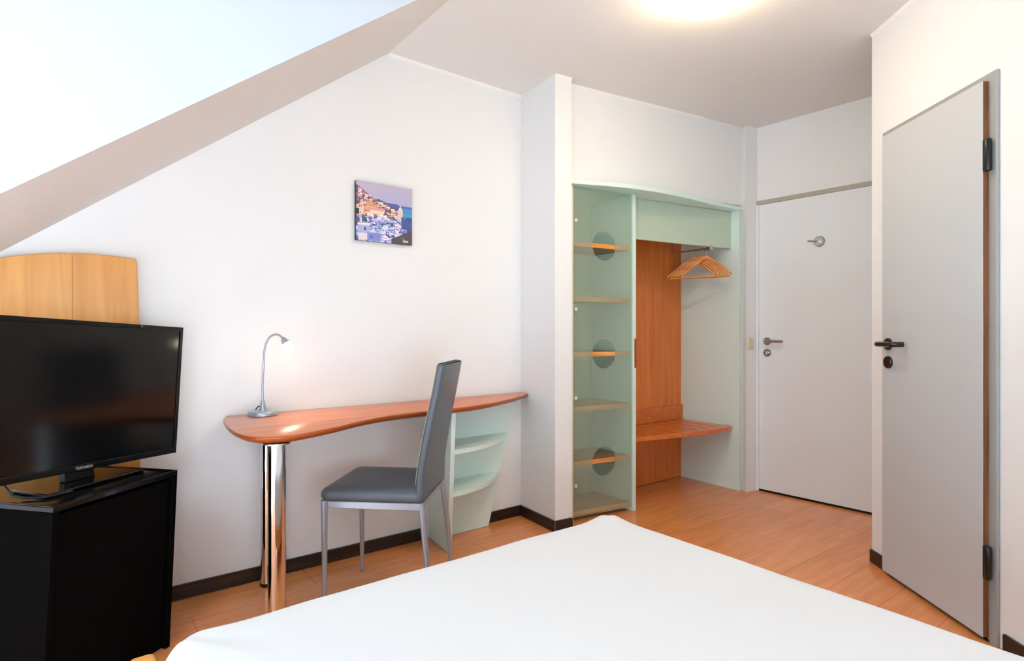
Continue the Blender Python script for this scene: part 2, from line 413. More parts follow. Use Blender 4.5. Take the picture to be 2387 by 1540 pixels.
# frosted glass door with three round holes
def glass_panel():
    x0, x1, z0, z1 = .018, PX-.004, .03, ZT-.006
    holes = [(.234, .329), (.234, .957), (.234, 1.587)]; r = .086; n = 48
    bm = bmesh.new(); cuts = [z0, .64, 1.27, z1]
    for i, (hx, hz) in enumerate(holes):
        za, zb = cuts[i], cuts[i+1]
        ring = [bm.verts.new((hx + r*math.cos(2*PI*k/n), 0, hz + r*math.sin(2*PI*k/n))) for k in range(n)]
        outer = []
        for k in range(n):
            c, s = math.cos(2*PI*k/n), math.sin(2*PI*k/n)
            t = min(((x1-hx)/c if c > 1e-9 else (x0-hx)/c if c < -1e-9 else 9), ((zb-hz)/s if s > 1e-9 else (za-hz)/s if s < -1e-9 else 9))
            outer.append(bm.verts.new((hx+c*t, 0, hz+s*t)))
        for k in range(n):
            k2 = (k+1) % n
            a, b = outer[k].co, outer[k2].co
            vs = [ring[k], outer[k]]
            if abs(a.x-b.x) > 1e-6 and abs(a.z-b.z) > 1e-6:   # corner between
                cx = x1 if max(a.x, b.x) > hx+(x1-hx)*.98 else x0
                cz = zb if max(a.z, b.z) > hz+(zb-hz)*.98 else za
                vs.append(bm.verts.new((cx, 0, cz)))
            vs += [outer[k2], ring[k2]]
            bm.faces.new(vs)
    bmesh.ops.remove_doubles(bm, verts=bm.verts[:], dist=1e-5)
    res = bmesh.ops.extrude_face_region(bm, geom=bm.faces[:])
    for v in res['geom']:
        if isinstance(v, bmesh.types.BMVert): v.co.y += .006
    mb = MB(); mb.bm.free(); mb.bm = bm; return mb
gd = obj('glass_door', glass_panel(), M['frost'], wd, loc=(0, -.001, 0), label='frosted green glass door with three round holes')
obj('glass_edge', MB().box(PX-.012, PX-.001, -.008, .012, .012, ZT-.002), M['mint'], gd)
for z in (1.718, 1.213, .709, .209):
    mb = MB(); ydisc(mb, .031, z, -.003, .011, .003); ydisc(mb, .031, z, .016, .013, .008)
    obj('glass_clip', mb, M['switch'], gd, smooth=True)
for z in (.040, .3236, .639, .953, 1.2736, 1.590):
    zz = z-.012
    q = [(.018, .03), (PX-.006, .03), tuple(Vector((PX-.05, .33))), tuple(back(.06, .02))]
    so_ = obj('shelf', MB().prism([q[0], q[1], q[2], q[3]], zz, zz+.026), M['shelfbody'], wd)
    so_.data.materials.append(M['shelfw'])
    for p in so_.data.polygons:
        if p.normal.y < -.8: p.material_index = 1
# fascia under the canopy in front of the rail
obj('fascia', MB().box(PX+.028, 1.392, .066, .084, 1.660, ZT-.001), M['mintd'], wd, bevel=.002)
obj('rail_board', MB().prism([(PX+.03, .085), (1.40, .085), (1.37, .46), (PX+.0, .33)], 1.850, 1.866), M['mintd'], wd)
# slatted bench
def inner(x, y): return (x, y)
bf = [(PX+.028, .020), (PX+.20, .004), (.85, -.010), (1.10, -.006), (1.24, .006), (1.34, .030)]
ro = r0 - rn*.019
def side_at(y):   # x of the side panel inner face at depth y
    return ro.x + rdir.x/rdir.y*(y-ro.y)
bL = PX+.028
def lx(y): return bL - .05*(y-.006)/.339
def by(x):   # back line y at x
    p = back(0, .042); return p.y + (x-p.x)*bd.y/bd.x
def fy(x):
    for (xa, ya), (xb, yb) in zip(bf, bf[1:]):
        if xa <= x <= xb: return ya + (yb-ya)*(x-xa)/(xb-xa)
    return bf[0][1] if x < bf[0][0] else bf[-1][1]
# front rail of the bench, a bowed nosing
outer = bf + [(1.366, .050), (side_at(.10)-.004, .10)]
innr = [(side_at(.12)-.004, .12), (1.30, .075), (1.10, .046), (.85, .042), (PX+.20, .056), (lx(.066), .066)]
bench = obj('bench', MB().prism(outer + innr, .412, .440), M['bench'], wd, bevel=.004, label='slatted cherry wood luggage bench')
# slats run front to back (perpendicular to the wall); nd = direction into the wall
nd = Vector((-bn.x, -bn.y)); 
xs = []
ns = 8; wslat = .094; gap = .014
start = Vector((bL+.0, 0))
for i in range(-1, 11):
    # slat i occupies wall-parameter range [t0,t1]
    t0 = .53 + i*(wslat+gap); t1 = t0 + wslat
    corners = []
    def hit(t, lo):   # intersection of line (wall param t, going to room) with front inner curve or back
        best = None
        k = .0
        while k < .6:
            p = back(t, .041+k)
            if p.y < fy(p.x)+.045 : break
            if p.x > side_at(p.y)-.006: break
            k += .004
        return back(t, .041+max(k-.004, .0)), k
    fA, kA = hit(t0, 0); fB, kB = hit(t1, 0)
    A, B = back(t0, .041), back(t1, .041)
    if A.x < lx(A.y) and B.x < lx(B.y) and fA.x < bL: continue
    if kB < .012 or kA < .012: continue
    def clipx(p): return Vector((max(p.x, lx(p.y)+.002), p.y))
    poly = [clipx(A), clipx(B), clipx(fB), clipx(fA)]
    if (poly[0]-poly[1]).length < .005 and (poly[2]-poly[3]).length < .005: continue
    if (poly[0]-poly[1]).length < .004: poly = [poly[0], poly[2], poly[3]]
    if (poly[-1]-poly[-2]).length < .004: poly = poly[:-1]
    if len(poly) < 3: continue
    obj('slat', MB().prism([tuple(p) for p in poly], .418, .439), M['bench'], bench)
# under-frame that carries the slats
obj('bearer', MB().prism([tuple(back(.60, .045)), tuple(back(1.38, .045)), tuple(back(1.38, .075)), tuple(back(.60, .075))], .395, .4175), M['bench'], bench)
# pull-out clothes rail, runs front to back
rf = Vector((1.190, .078)); rb = rf + nd*.30
mb = MB().tube([(rf.x, rf.y, 1.650), (rb.x, rb.y, 1.650)], .007).tube([(rb.x, rb.y, 1.650), (rb.x, rb.y, 1.849)], .005)
fv = Vector((rf.x, rf.y, 0))
mb.hexa([(rf.x-.016, rf.y-.014, 1.638), (rf.x+.016, rf.y-.014, 1.638), (rf.x+.016, rf.y+.012, 1.638), (rf.x-.016, rf.y+.012, 1.638),
         (rf.x-.016, rf.y-.014, 1.671), (rf.x+.016, rf.y-.014, 1.671), (rf.x+.016, rf.y+.012, 1.671), (rf.x-.016, rf.y+.012, 1.671)])
obj('clothes_rail', mb, M['brushed'], wd, smooth=True)

# ------------------------------------------------------------------ coat hangers
def wpt(x, y, z=0):
    v = H0 + hd*x + hn*y; return Vector((v.x, v.y, z))
def make_hanger(label):
    t = thing('coat_hanger', label, 'coat hanger', (0, 0, 0), 0, 'wooden hangers on the wardrobe rail')
    L = .165
    def body():
        mb = MB(); N = 14; sec = []
        for i in range(-N, N+1):
            u_ = i/N; au = abs(u_)
            z = -.046 - .128*(au**1.15) - .002
            h = .024 - .009*au; th = .0042 + .0006*au
            yb = -.018*au*au
            sec.append([(u_*L, yb-th, z-h/2), (u_*L, yb+th, z-h/2), (u_*L, yb+th, z+h/2), (u_*L, yb-th, z+h/2)])
        rings = [[mb.bm.verts.new(p) for p in s_] for s_ in sec]
        for A, B in zip(rings, rings[1:]):
            for k in range(4): mb.bm.faces.new([A[k], A[(k+1) % 4], B[(k+1) % 4], B[k]])
        mb.bm.faces.new(rings[0]); mb.bm.faces.new(rings[-1][::-1])
        return mb
    obj('shoulder', body(), M['hangw'], t, bevel=.003)
    obj('trouser_bar', MB().tube([(-L+.012, -.016, -.186), (L-.012, -.016, -.186)], .0045, 10), M['hangw'], t, smooth=True)
    hk = [(0, 0, -.05), (0, 0, -.018)] + [(.014*math.sin(a)*1.0, 0, .0 - .014*math.cos(a)*1.0 - .004 + .002) for a in [PI*.0 + PI*1.35*i/10 for i in range(11)]]
    hk = [(0, 0, -.05), (0, 0, -.020), (.010, 0, -.013), (.0135, 0, -.004), (.0125, 0, .005), (.007, 0, .0105), (0, 0, .012), (-.007, 0, .0105), (-.0125, 0, .005), (-.0135, 0, -.003)]
    hk = [(x, y, z-.0) for x, y, z in hk]
    obj('hook', MB().tube(hk, .0018, 8), M['brushed'], t, smooth=True)
    return t
h0 = make_hanger('frontmost wooden coat hanger in the fanned row on the wardrobe rail')
hl = [None, 'second wooden coat hanger from the front of the row on the rail', 'middle wooden coat hanger of the five on the wardrobe rail',
      'second wooden coat hanger from the back of the row on the rail', 'rearmost wooden coat hanger in the row on the wardrobe rail']
base_rot = math.atan2(-.43, .90)
for i in range(5):
    t = h0 if i == 0 else copy_tree(h0)
    if i: t['label'] = hl[i]
    p = rf + nd*(.026 + .028*i)
    w = wpt(p.x, p.y, 1.6445)
    t.location = w; t.rotation_euler = (0, 0, base_rot + .015*i)

# ------------------------------------------------------------------ desk
dk = thing('desk', 'kidney-shaped cherry desk on chrome legs with a mint shelf end', 'desk', R(-.90, -.30), UA)
OX, OY = -.90, -.30
def D(a, b): return (a-OX, b-OY)
near = [(-1.601, -.02), (-1.625, -.10), (-1.640, -.20), (-1.652, -.32), (-1.656, -.42), (-1.653, -.50), (-1.640, -.565), (-1.612, -.612), (-1.558, -.640), (-1.478, -.636), (-1.350, -.578), (-1.199, -.487), (-1.093, -.438), (-.990, -.412), (-.864, -.400), (-.715, -.390), (-.555, -.363), (-.412, -.315), (-.213, -.218), (-.070, -.122), (-.012, -.080)]
def spline(pts, n=6):
    out = []
    P = [pts[0]] + pts + [pts[-1]]
    for i in range(1, len(P)-2):
        p0, p1, p2, p3 = [Vector(v) for v in P[i-1:i+3]]
        for k in range(n):
            t = k/n
            out.append(.5*((2*p1) + (-p0+p2)*t + (2*p0-5*p1+4*p2-p3)*t*t + (-p0+3*p1-3*p2+p3)*t**3))
    out.append(Vector(pts[-1])); return out
sp = spline(near)
outline = [Vector(D(*p)) for p in sp] + [Vector(D(-.004, -.012)), Vector(D(-.02, -.002)), Vector(D(-1.58, -.002))]
def inset(poly, d):
    n = len(poly); out = []
    for i in range(n):
        a, b, c = poly[i-1], poly[i], poly[(i+1) % n]
        e = (c-a).normalized(); out.append(b + Vector((-e.y, e.x))*d)
    return out
def desk_slab():
    mb = MB(); rings = []
    for z, d in ((.700, .032), (.704, .016), (.711, .004), (.719, 0), (.7255, .0005), (.728, .003)):
        P = inset(outline, d); rings.append([mb.bm.verts.new((p.x, min(p.y, -OY-.0015), z)) for p in P])
    n = len(rings[0])
    for A, B in zip(rings, rings[1:]):
        for k in range(n): mb.bm.faces.new([A[k], A[(k+1) % n], B[(k+1) % n], B[k]])
    mb.bm.faces.new(rings[0][::-1]); mb.bm.faces.new(rings[-1])
    return mb
top = obj('tabletop', desk_slab(), M['desk'], dk, smooth=True, angle=50)
top.data.materials.append(M['deskedge'])
for p in top.data.polygons:
    if p.normal.z < .8: p.material_index = 1
for (a, b) in ((-1.548, -.585), (-1.448, -.080)):
    x, y = D(a, b)
    lg = obj('leg', MB().lathe([(0, .016), (.030, .016), (.030, .694), (0, .694)], 40, Matrix.Translation((x, y, 0))), M['chrome'], dk, smooth=True)
    obj('mounting_plate', MB().lathe([(0, .6945), (.046, .6945), (.046, .6995), (0, .6995)], 40, Matrix.Translation((x, y, 0))), M['brushed'], lg, smooth=True)
    obj('foot', MB().lathe([(0, 0), (.029, 0), (.031, .004), (.031, .0155), (0, .0155)], 32, Matrix.Translation((x, y, 0))), M['rubber'], lg, smooth=True)
# mint shelf end
def d3(a, b, z): return (a-OX, b-OY, z)
tp = .024
mb = MB().hexa([d3(-.651, -.241, 0), d3(-.651+tp, -.241, 0), d3(-.618+tp*.8, -.001, 0), d3(-.618, -.001, 0),
                d3(-.690, -.345, .6995), d3(-.690+tp, -.345, .6995), d3(-.636+tp*.8, -.001, .6995), d3(-.636, -.001, .6995)])
obj('side_panel', mb, M['mint'], dk, bevel=.002, label='mint green side panel under the tabletop')
mb = MB().hexa([d3(-.600, -.048, 0), d3(-.268, -.048, 0), d3(-.262, -.014, 0), d3(-.594, -.014, 0),
                d3(-.640, -.048, .6995), d3(-.062, -.048, .6995), d3(-.050, -.001, .6995), d3(-.61, -.001, .6995)])
obj('back_panel', mb, M['mint'], dk, bevel=.003, label='tapering mint green back panel')
def cshelf(z, aL, bF, aR):
    n = 14; pts = []
    for i in range(n+1):
        t = i/n; a = aL + (aR-aL)*t
        b = bF + (-.052-bF)*(t**2.2)
        pts.append((a-OX, b-OY))
    pts += [(aR-OX, -.0495-OY), (aL+.025-OX, -.0495-OY)]
    return MB().prism(pts, z-.022, z)
obj('shelf', cshelf(.512, -.652, -.300, -.145), M['mint'], dk, bevel=.003)
obj('shelf', cshelf(.298, -.643, -.272, -.206), M['mint'], dk, bevel=.003)

# ------------------------------------------------------------------ desk lamp
lpos = R(-1.468, -.082, .728)
lamp = thing('desk_lamp', 'silver gooseneck desk lamp with lit bulb on the desk end', 'desk lamp', lpos, 0)
obj('lamp_base', MB().lathe([(0, .002), (.060, .002), (.060, .014), (.056, .019), (0, .022)], 44), M['silver'], lamp, smooth=True)
obj('base_pad', MB().lathe([(0, 0), (.058, 0), (.058, .0019), (0, .0019)], 40), M['rubber'], lamp)
obj('neck_socket', MB().lathe([(0, .0205), (.015, .0205), (.0065, .062), (.0055, .066), (0, .066)], 24), M['silver'], lamp, smooth=True)
neck = [(0, 0, .06), (-.001, 0, .12), (.001, 0, .18), (.004, 0, .24), (.006, -.001, .275), (.012, -.002, .305), (.024, -.004, .330), (.040, -.006, .343), (.056, -.008, .343), (.070, -.010, .332), (.078, -.011, .320)]
nk = []
P = [Vector(p) for p in neck]; PP = [P[0]] + P + [P[-1]]
for i in range(1, len(PP)-2):
    p0, p1, p2, p3 = PP[i-1:i+3]
    for k in range(4):
        t = k/4; nk.append(.5*((2*p1) + (-p0+p2)*t + (2*p0-5*p1+4*p2-p3)*t*t + (-p0+3*p1-3*p2+p3)*t**3))
nk.append(P[-1])
nk = [Vector((p.x*1.22, p.y, p.z)) for p in nk]
obj('gooseneck', MB().tube(nk, .0042, 12), M['silver'], lamp, smooth=True)
ax = Vector((.55, -.08, -.83)).normalized()
Mh = Matrix.Translation((.0915, -.0105, .326)) @ ax.to_track_quat('Z', 'Y').to_matrix().to_4x4()
obj('lamp_head', MB().lathe([(0, -.004), (.009, -.003), (.014, .012), (.0195, .024), (.018, .024), (.012, .012), (0, .006)], 28, Mh), M['silver'], lamp, smooth=True)
obj('bulb', MB().lathe([(0, .014), (.010, .016), (.0195, .032), (.0225, .046), (.017, .058), (0, .064)], 24, Mh), M['bulb'], lamp, smooth=True)
obj('cord', MB().tube([(-.004, .015, .030), (-.016, .018, .036), (-.030, .020, .034), (-.040, .022, .022), (-.041, .030, .006), (-.036, .045, .003)], .0022, 8), M['rubber'], lamp, smooth=True)
sp_ = bpy.data.lights.new('desk_lamp_light', 'SPOT'); sp_.energy = 2.6; sp_.spot_size = 2.3; sp_.spot_blend = .6; sp_.shadow_soft_size = .018; sp_.color = (1, .84, .58)
so = bpy.data.objects.new('desk_lamp_light', sp_); COL.objects.link(so)
so.location = lpos + Mh @ Vector((0, 0, .072)); so.rotation_euler = (-ax).to_track_quat('Z', 'Y').to_euler()
so.parent = lamp; so.matrix_parent_inverse = Matrix.Translation(lpos).inverted()

# ------------------------------------------------------------------ chair
ch = thing('desk_chair', 'grey leatherette high-back chair with silver legs at the desk', 'chair', (-.498, 2.385, 0), math.radians(-6))
# seat cushion as a rounded, domed slab
def cushion():
    mb = MB(); rings = []
    x0, x1, hy = -.232, .172, .207
    def rr(ins, z, N=12):
        r = .045; out = []
        xa, xb, ya, yb = x0+ins, x1-ins*.6, -hy+ins, hy-ins
        rc = max(r-ins*.5, .01)
        for cx, cy, a0 in ((xb-rc*.4, yb-rc*.4, 0), (xa+rc, yb-rc, PI/2), (xa+rc, ya+rc, PI), (xb-rc*.4, ya+rc*.4, 1.5*PI)):
            rcc = rc*.4 if cx > 0 else rc
            for k in range(N+1):
                a = a0 + PI/2*k/N; out.append((cx+rcc*math.cos(a), cy+rcc*math.sin(a), z))
        return out
    for ins, z in ((.016, .432), (.004, .435), (0, .444), (0, .456), (.004, .466), (.014, .474), (.04, .479), (.09, .482), (.15, .483)):
        rings.append([mb.bm.verts.new(p) for p in rr(ins, z)])
    n = len(rings[0])
    for A, B in zip(rings, rings[1:]):
        for k in range(n): mb.bm.faces.new([A[k], A[(k+1) % n], B[(k+1) % n], B[k]])
    mb.bm.faces.new(rings[0][::-1]); mb.bm.faces.new(rings[-1])
    return mb
obj('seat', cushion(), M['grey'], ch, smooth=True, angle=60)
prof = [(.150, .425), (.151, .50), (.156, .56), (.166, .62), (.180, .70), (.198, .79), (.214, .87), (.228, .945), (.231, .962)]
def backrest():
    mb = MB(); P = spline(prof, 4); rings = []; hw_ = .198; th = .030
    n = len(P)
    for i, p in enumerate(P):
        t = (P[min(i+1, n-1)] - P[max(i-1, 0)]).normalized(); nx = Vector((t.y, -t.x))   # toward the back (+x)
        e = 0
        if i >= n-2: e = (.004, .014)[i-(n-2)]
        if i == 0: e = .010
        rc = .014; ring = []
        drop = .0
        W_ = hw_ - e*.6 - .020*i/n; T0, T1 = e, th-e
        for yy, tt, a0 in ((W_-rc, T1-rc, 0), (-(W_-rc), T1-rc, PI/2), (-(W_-rc), T0+rc, PI), (W_-rc, T0+rc, 1.5*PI)):
            for k in range(6):
                a = a0 + PI/2*k/5
                y = yy + rc*math.cos(a); q_ = tt + rc*math.sin(a)
                # lower end slopes up a little in the middle like a skirt
                zz = p.y + nx.y*q_
                if i == 0: zz += 0
                ring.append(mb.bm.verts.new((p.x + nx.x*q_, y, zz)))
        rings.append(ring)
    m = len(rings[0])
    for A, B in zip(rings, rings[1:]):
        for k in range(m): mb.bm.faces.new([A[k], A[(k+1) % m], B[(k+1) % m], B[k]])
    mb.bm.faces.new(rings[0][::-1]); mb.bm.faces.new(rings[-1])
    return mb
br_ = obj('backrest', backrest(), M['grey'], ch, smooth=True, angle=60)
pp = spline(prof, 4)
obj('seam', MB().tube([(p.x+.001, -.1950+.020*q/len(pp), p.y) for q, p in enumerate(pp) if 4 <= q < len(pp)-3], .0011, 6), M['seam'], br_, smooth=True, label='pale stitched seam along the edge')
for sy in (-1, 1):
    obj('leg', MB().tube([(-.205, sy*.1975, .002), (-.207, sy*.1975, .434)], [.0085, .0125], 18), M['silver'], ch, smooth=True)
    obj('leg', MB().tube([(.208, sy*.1975, .002), (.196, sy*.190, .20), (.180, sy*.183, .34), (.170, sy*.180, .430)], [.0090, .0105, .012, .0125], 18), M['silver'], ch, smooth=True)
mb = MB()
for sy in (-1, 1): mb.box(-.205, .172, sy*.187-.008, sy*.187+.008, .402, .4315)
mb.box(-.212, -.197, -.187, .187, .402, .4315).box(.158, .172, -.187, .187, .402, .4315)
obj('seat_frame', mb, M['silver'], ch, bevel=.003)
for sy in (-1, 1):
    mb = MB(); ydisc(mb, -.198, .417, sy*.1955 if sy < 0 else .2015, .0045, .003, 12); obj('bolt', mb, M['brushed'], ch)

# ------------------------------------------------------------------ wall picture
pc = R(-.879, -.002, 1.527)
pic = thing('wall_picture', 'small square canvas photo print of a white hillside town above the desk', 'picture', pc, UA)
obj('canvas_edge', MB().box(-.150, .150, -.018, 0, 0, .288), M['blackp'], pic, bevel=.0015)
def paint():
    N = 110; rnd = random.Random(5)
    img = [[None]*N for _ in range(N)]
    def mixc(a, b, t): return tuple(a[i]+(b[i]-a[i])*t for i in range(3))
    for j in range(N):
        v = j/(N-1)
        for i in range(N):
            u = i/(N-1)
            c = mixc((190, 178, 200), (176, 176, 214), min(1, v/.33)) if v < .33 else (60, 110, 190)
            c = mixc(c, (206, 184, 200), .35*max(0, 1-u*1.6)) if v < .33 else c
            hr = .27 + .09*max(0, (u-.35))/.65 - .0
            if u > .35 and v > hr-.012*math.sin(u*20) and v < .42: c = (84, 92, 156)
            if u > .78 and v > .36 + .0*u: c = (70, 140, 200) if v < .46 else (44, 160, 196) if v < .52 else (52, 78, 160)
            img[j][i] = c
    def rect(u0, v0, w, h, c):
        for j in range(max(0, int(v0*N)), min(N, int((v0+h)*N)+1)):
            for i in range(max(0, int(u0*N)), min(N, int((u0+w)*N)+1)):
                img[j][i] = tuple(max(0, min(255, x+rnd.uniform(-6, 6))) for x in c)
    def ridge(u):
        if u < .3: return .06 + .20*u/.3
        if u < .75: return .26 + .16*(u-.3)/.45
        return .42 + .55*(u-.75)/.25*(.6 if u < .9 else .8)
    # dark scrub base of the slope
    for j in range(N):
        for i in range(N):
            u, v = i/(N-1), j/(N-1)
            if v > ridge(u): img[j][i] = mixc((92, 76, 92), (78, 84, 150), min(1, max(0, (v-.35)*1.6)))
    pal_top = [(190, 120, 140), (214, 168, 180), (160, 96, 110), (226, 190, 196), (120, 84, 96), (232, 206, 200)]
    pal_mid = [(222, 150, 110), (236, 190, 150), (240, 214, 190), (176, 96, 84), (228, 168, 150), (232, 222, 230), (150, 100, 120), (236, 200, 120)]
    pal_low = [(206, 208, 236), (176, 184, 226), (140, 152, 214), (224, 224, 240), (96, 112, 190), (232, 214, 224), (120, 170, 210), (64, 72, 130), (188, 170, 200)]
    cells = []
    for _ in range(760):
        u = rnd.random(); v = rnd.random()
        if v > ridge(u)+.01: cells.append((v, u))
    cells.sort()
    for v, u in cells:
        if u > .72 and v > .60 + (1-u)*.9: continue
        s = .022 + .045*v*rnd.random()
        pal = pal_top if v < .33 and u < .4 else pal_mid if v < .55 else pal_low
        c = rnd.choice(pal)
        rect(u, v, s*1.4, s, c)
        rect(u, v, s*1.4, s*.22, tuple(min(255, x+26) for x in c))
        if rnd.random() < .6: rect(u+s*.3, v+s*.45, s*.2, s*.3, (58, 60, 104))
    rect(.17, .33, .13, .07, (226, 160, 96)); rect(.14, .42, .34, .05, (224, 160, 150)); rect(.24, .47, .22, .05, (240, 216, 196))
    # white bell tower with a dome
    rect(.74, .40, .08, .17, (228, 206, 196)); rect(.76, .365, .045, .05, (240, 222, 214)); rect(.775, .335, .015, .04, (240, 230, 226))
    # big lavender houses low on the left
    rect(.03, .73, .19, .15, (176, 178, 220)); rect(.03, .70, .20, .035, (232, 232, 242)); rect(.14, .78, .025, .035, (52, 60, 130))
    rect(.19, .86, .22, .13, (128, 142, 208)); rect(.05, .88, .14, .10, (232, 222, 226)); rect(.25, .90, .025, .04, (70, 96, 190))
    # green scrub and the dark cliff at the lower right
    rect(.10, .60, .08, .08, (70, 92, 84)); rect(0, .47, .05, .09, (44, 46, 40))
    for j in range(N):
        for i in range(N):
            u, v = i/(N-1), j/(N-1)
            if u > .62 and v > .76 + (.98-u)*.45:
                img[j][i] = (84+rnd.uniform(-12, 12), 70+rnd.uniform(-10, 10), 82+rnd.uniform(-12, 12))
            if u > .8 and .52 < v < .74 and v > .5+(u-.8)*.6: img[j][i] = (70+rnd.uniform(-10, 10), 84+rnd.uniform(-10, 10), 150+rnd.uniform(-12, 12))
    rect(.83, .93, .09, .025, (196, 200, 190)); rect(.80, .88, .06, .04, (84, 108, 96))
    return N, img
Np, img = paint()
me = bpy.data.meshes.new('print')
vs = [(-.150+.300*i/Np, -.0186, .288-.288*j/Np) for j in range(Np+1) for i in range(Np+1)]
fs = [(j*(Np+1)+i, (j+1)*(Np+1)+i, (j+1)*(Np+1)+i+1, j*(Np+1)+i+1) for j in range(Np) for i in range(Np)]
me.from_pydata(vs, [], fs)
ca = me.color_attributes.new('print_colour', 'FLOAT_COLOR', 'CORNER')
k = 0
for j in range(Np):
    for i in range(Np):
        c = s2l(img[j][i])
        for _ in range(4): ca.data[k].color = (*c, 1); k += 1
pm = mat('printed_canvas', (255, 255, 255), .5)
an = pm.node_tree.nodes.new('ShaderNodeAttribute'); an.attribute_name = 'print_colour'
pm.node_tree.links.new(an.outputs['Color'], pm.node_tree.nodes['Principled BSDF'].inputs['Base Color'])
me.materials.append(pm)
po = bpy.data.objects.new('printed_face', me); COL.objects.link(po); po.parent = pic

# ------------------------------------------------------------------ ceiling light
cl = thing('ceiling_light', 'round glowing glass ceiling light with metal clips', 'ceiling light', (.79, 2.295, HC), 0)
obj('ceiling_plate', MB().lathe([(0, -.0005), (.125, -.0005), (.125, -.022), (.12, -.026), (0, -.026)], 44), M['door1'], cl, smooth=True)
obj('glass_shade', MB().lathe([(.165, -.038), (.168, -.042), (.158, -.060), (.135, -.080), (.10, -.097), (.05, -.108), (0, -.111), (0, -.106), (.05, -.103), (.098, -.092), (.131, -.075), (.153, -.056), (.162, -.041)], 56), M['lampglass'], cl, smooth=True)
for k in range(3):
    a = math.radians(205 + 120*k); c, s = math.cos(a), math.sin(a)
    mb = MB().tube([(c*.118, s*.118, -.022), (c*.150, s*.150, -.026), (c*.176, s*.176, -.034), (c*.178, s*.178, -.046), (c*.166, s*.166, -.056)], .004, 8)
    obj('shade_clip', mb, M['brushed'], cl, smooth=True)

# ------------------------------------------------------------------ headboard behind the television
hb = thing('headboard', 'light beech headboard panel with curved top behind the television', 'headboard', R(-2.19, -.006), UA)
x0, x1 = 1.909-2.19, 0
pts = []
def hbp():
    xr = .281; xl = -.14; out = [(xl, 0), (xr+.003, 0), (xr+.006, .6), (xr+.004, 1.05), (xr-.002, 1.25), (xr-.006, 1.350)]
    n = 24
    for i in range(n+1):
        x = xr-.010 + (xl-(xr-.010))*i/n
        s_ = 2.19 - x
        z = 1.372 - .50*(s_-2.05)**2
        out.append((x, min(z, 1.40)))
    return out
o = obj('panel', MB().prism(hbp(), 0, .020, f=lambda x, y, z: (x, -z, y)), M['beech'], hb, bevel=.002)
obj('joint', MB().box(.0775, .0785, -.0206, -.0200, .02, 1.363), M['edgewood'], hb)

# ------------------------------------------------------------------ minibar cabinet
G = math.atan2(.9753, .2208)
cb = thing('minibar_cabinet', 'black minibar cabinet under the television', 'cabinet', (-1.267, 1.582, 0), G)
LX, DY, HT = .435, .395, .60
def sh(x, y, z): return (x - .050*(HT-z)*1.15, y, z)   # the body stands slightly out of plumb
def shbox(mb, x0, x1, y0, y1, z0, z1):
    mb.hexa([sh(x0,y0,z0), sh(x1,y0,z0), sh(x1,y1,z0), sh(x0,y1,z0), sh(x0,y0,z1), sh(x1,y0,z1), sh(x1,y1,z1), sh(x0,y1,z1)]); return mb
mb = MB(); shbox(mb, 0, .018, 0, DY, .0, HT-.018); shbox(mb, LX-.018, LX, 0, DY, 0, HT-.018); shbox(mb, .018, LX-.018, .03, DY, .05, HT-.018); shbox(mb, .018, LX-.018, .02, .035, 0, .05)
obj('carcass', mb, M['cab'], cb, bevel=.0015)
mb = MB(); shbox(mb, 0, LX, 0, DY, HT-.0179, HT-.004)
shbox(mb, 0, LX, 0, .008, HT-.0039, HT); shbox(mb, 0, .008, .008, DY, HT-.0039, HT); shbox(mb, LX-.008, LX, .008, DY, HT-.0039, HT)
obj('top', mb, M['cabtop'], cb, bevel=.0012)
mb = MB(); shbox(mb, .021, LX-.030, .006, .029, .055, HT-.030)
obj('cabinet_door', mb, M['cab'], cb, bevel=.002)

# ------------------------------------------------------------------ television
TA = math.radians(75.9)
tv = thing('television', 'black flat screen television on the black minibar cabinet', 'television', (-1.390, 1.851, HT-.004), TA)
tv.rotation_euler = (0, 0, TA)
tw, thh = .735, .482; zb = .040
roll = Matrix.Translation((0, 0, zb)) @ Matrix.Rotation(math.radians(2.7), 4, 'Y') @ Matrix.Rotation(math.radians(1.5), 4, 'X')
def tvobj(name, mb, m, parent=tv, **k):
    mb.bm.transform(roll); return obj(name, mb, m, parent, **k)
hw_ = tw/2
tvobj('casing', MB().box(-hw_, hw_, .002, .022, 0, thh).box(-hw_*.72, hw_*.72, .022, .055, .03, thh*.72), M['blackp'], bevel=.003)
mb = MB().box(-hw_, hw_, -.008, .0015, 0, .020).box(-hw_, hw_, -.008, .0015, thh-.015, thh).box(-hw_, -hw_+.012, -.008, .0015, .020, thh-.015).box(hw_-.012, hw_, -.008, .0015, .020, thh-.015)
tvobj('bezel', mb, M['blackp'], bevel=.0015)
tvobj('screen', MB().box(-hw_+.0125, hw_-.0125, -.0035, .001, .0205, thh-.0155), M['screen'])
tvobj('webcam', MB().tube([(.18, -.0085, thh-.006), (.18, -.0105, thh-.006)], .003, 12), M['brushed'])
# lettering on the lower frame
cu = bpy.data.curves.new('logo_text', 'FONT'); cu.body = 'TELEFUNKEN'; cu.size = .0125; cu.align_x = 'CENTER'; cu.extrude = .0002
tmp = bpy.data.objects.new('logo_tmp', cu); COL.objects.link(tmp)
bpy.context.view_layer.update()
lm = bpy.data.meshes.new_from_object(tmp.evaluated_get(bpy.context.evaluated_depsgraph_get()))
bpy.data.objects.remove(tmp)
lm.transform(roll @ Matrix.Translation((0, -.0086, .006)) @ Matrix.Rotation(PI/2, 4, 'X') @ Matrix.Diagonal((.78, 1, 1, 1)))
lm.materials.append(mat('logo_silver', (190, 190, 190), .4))
lo = bpy.data.objects.new('logo', lm); COL.objects.link(lo); lo.parent = tv; lo['label'] = 'silver TELEFUNKEN lettering'
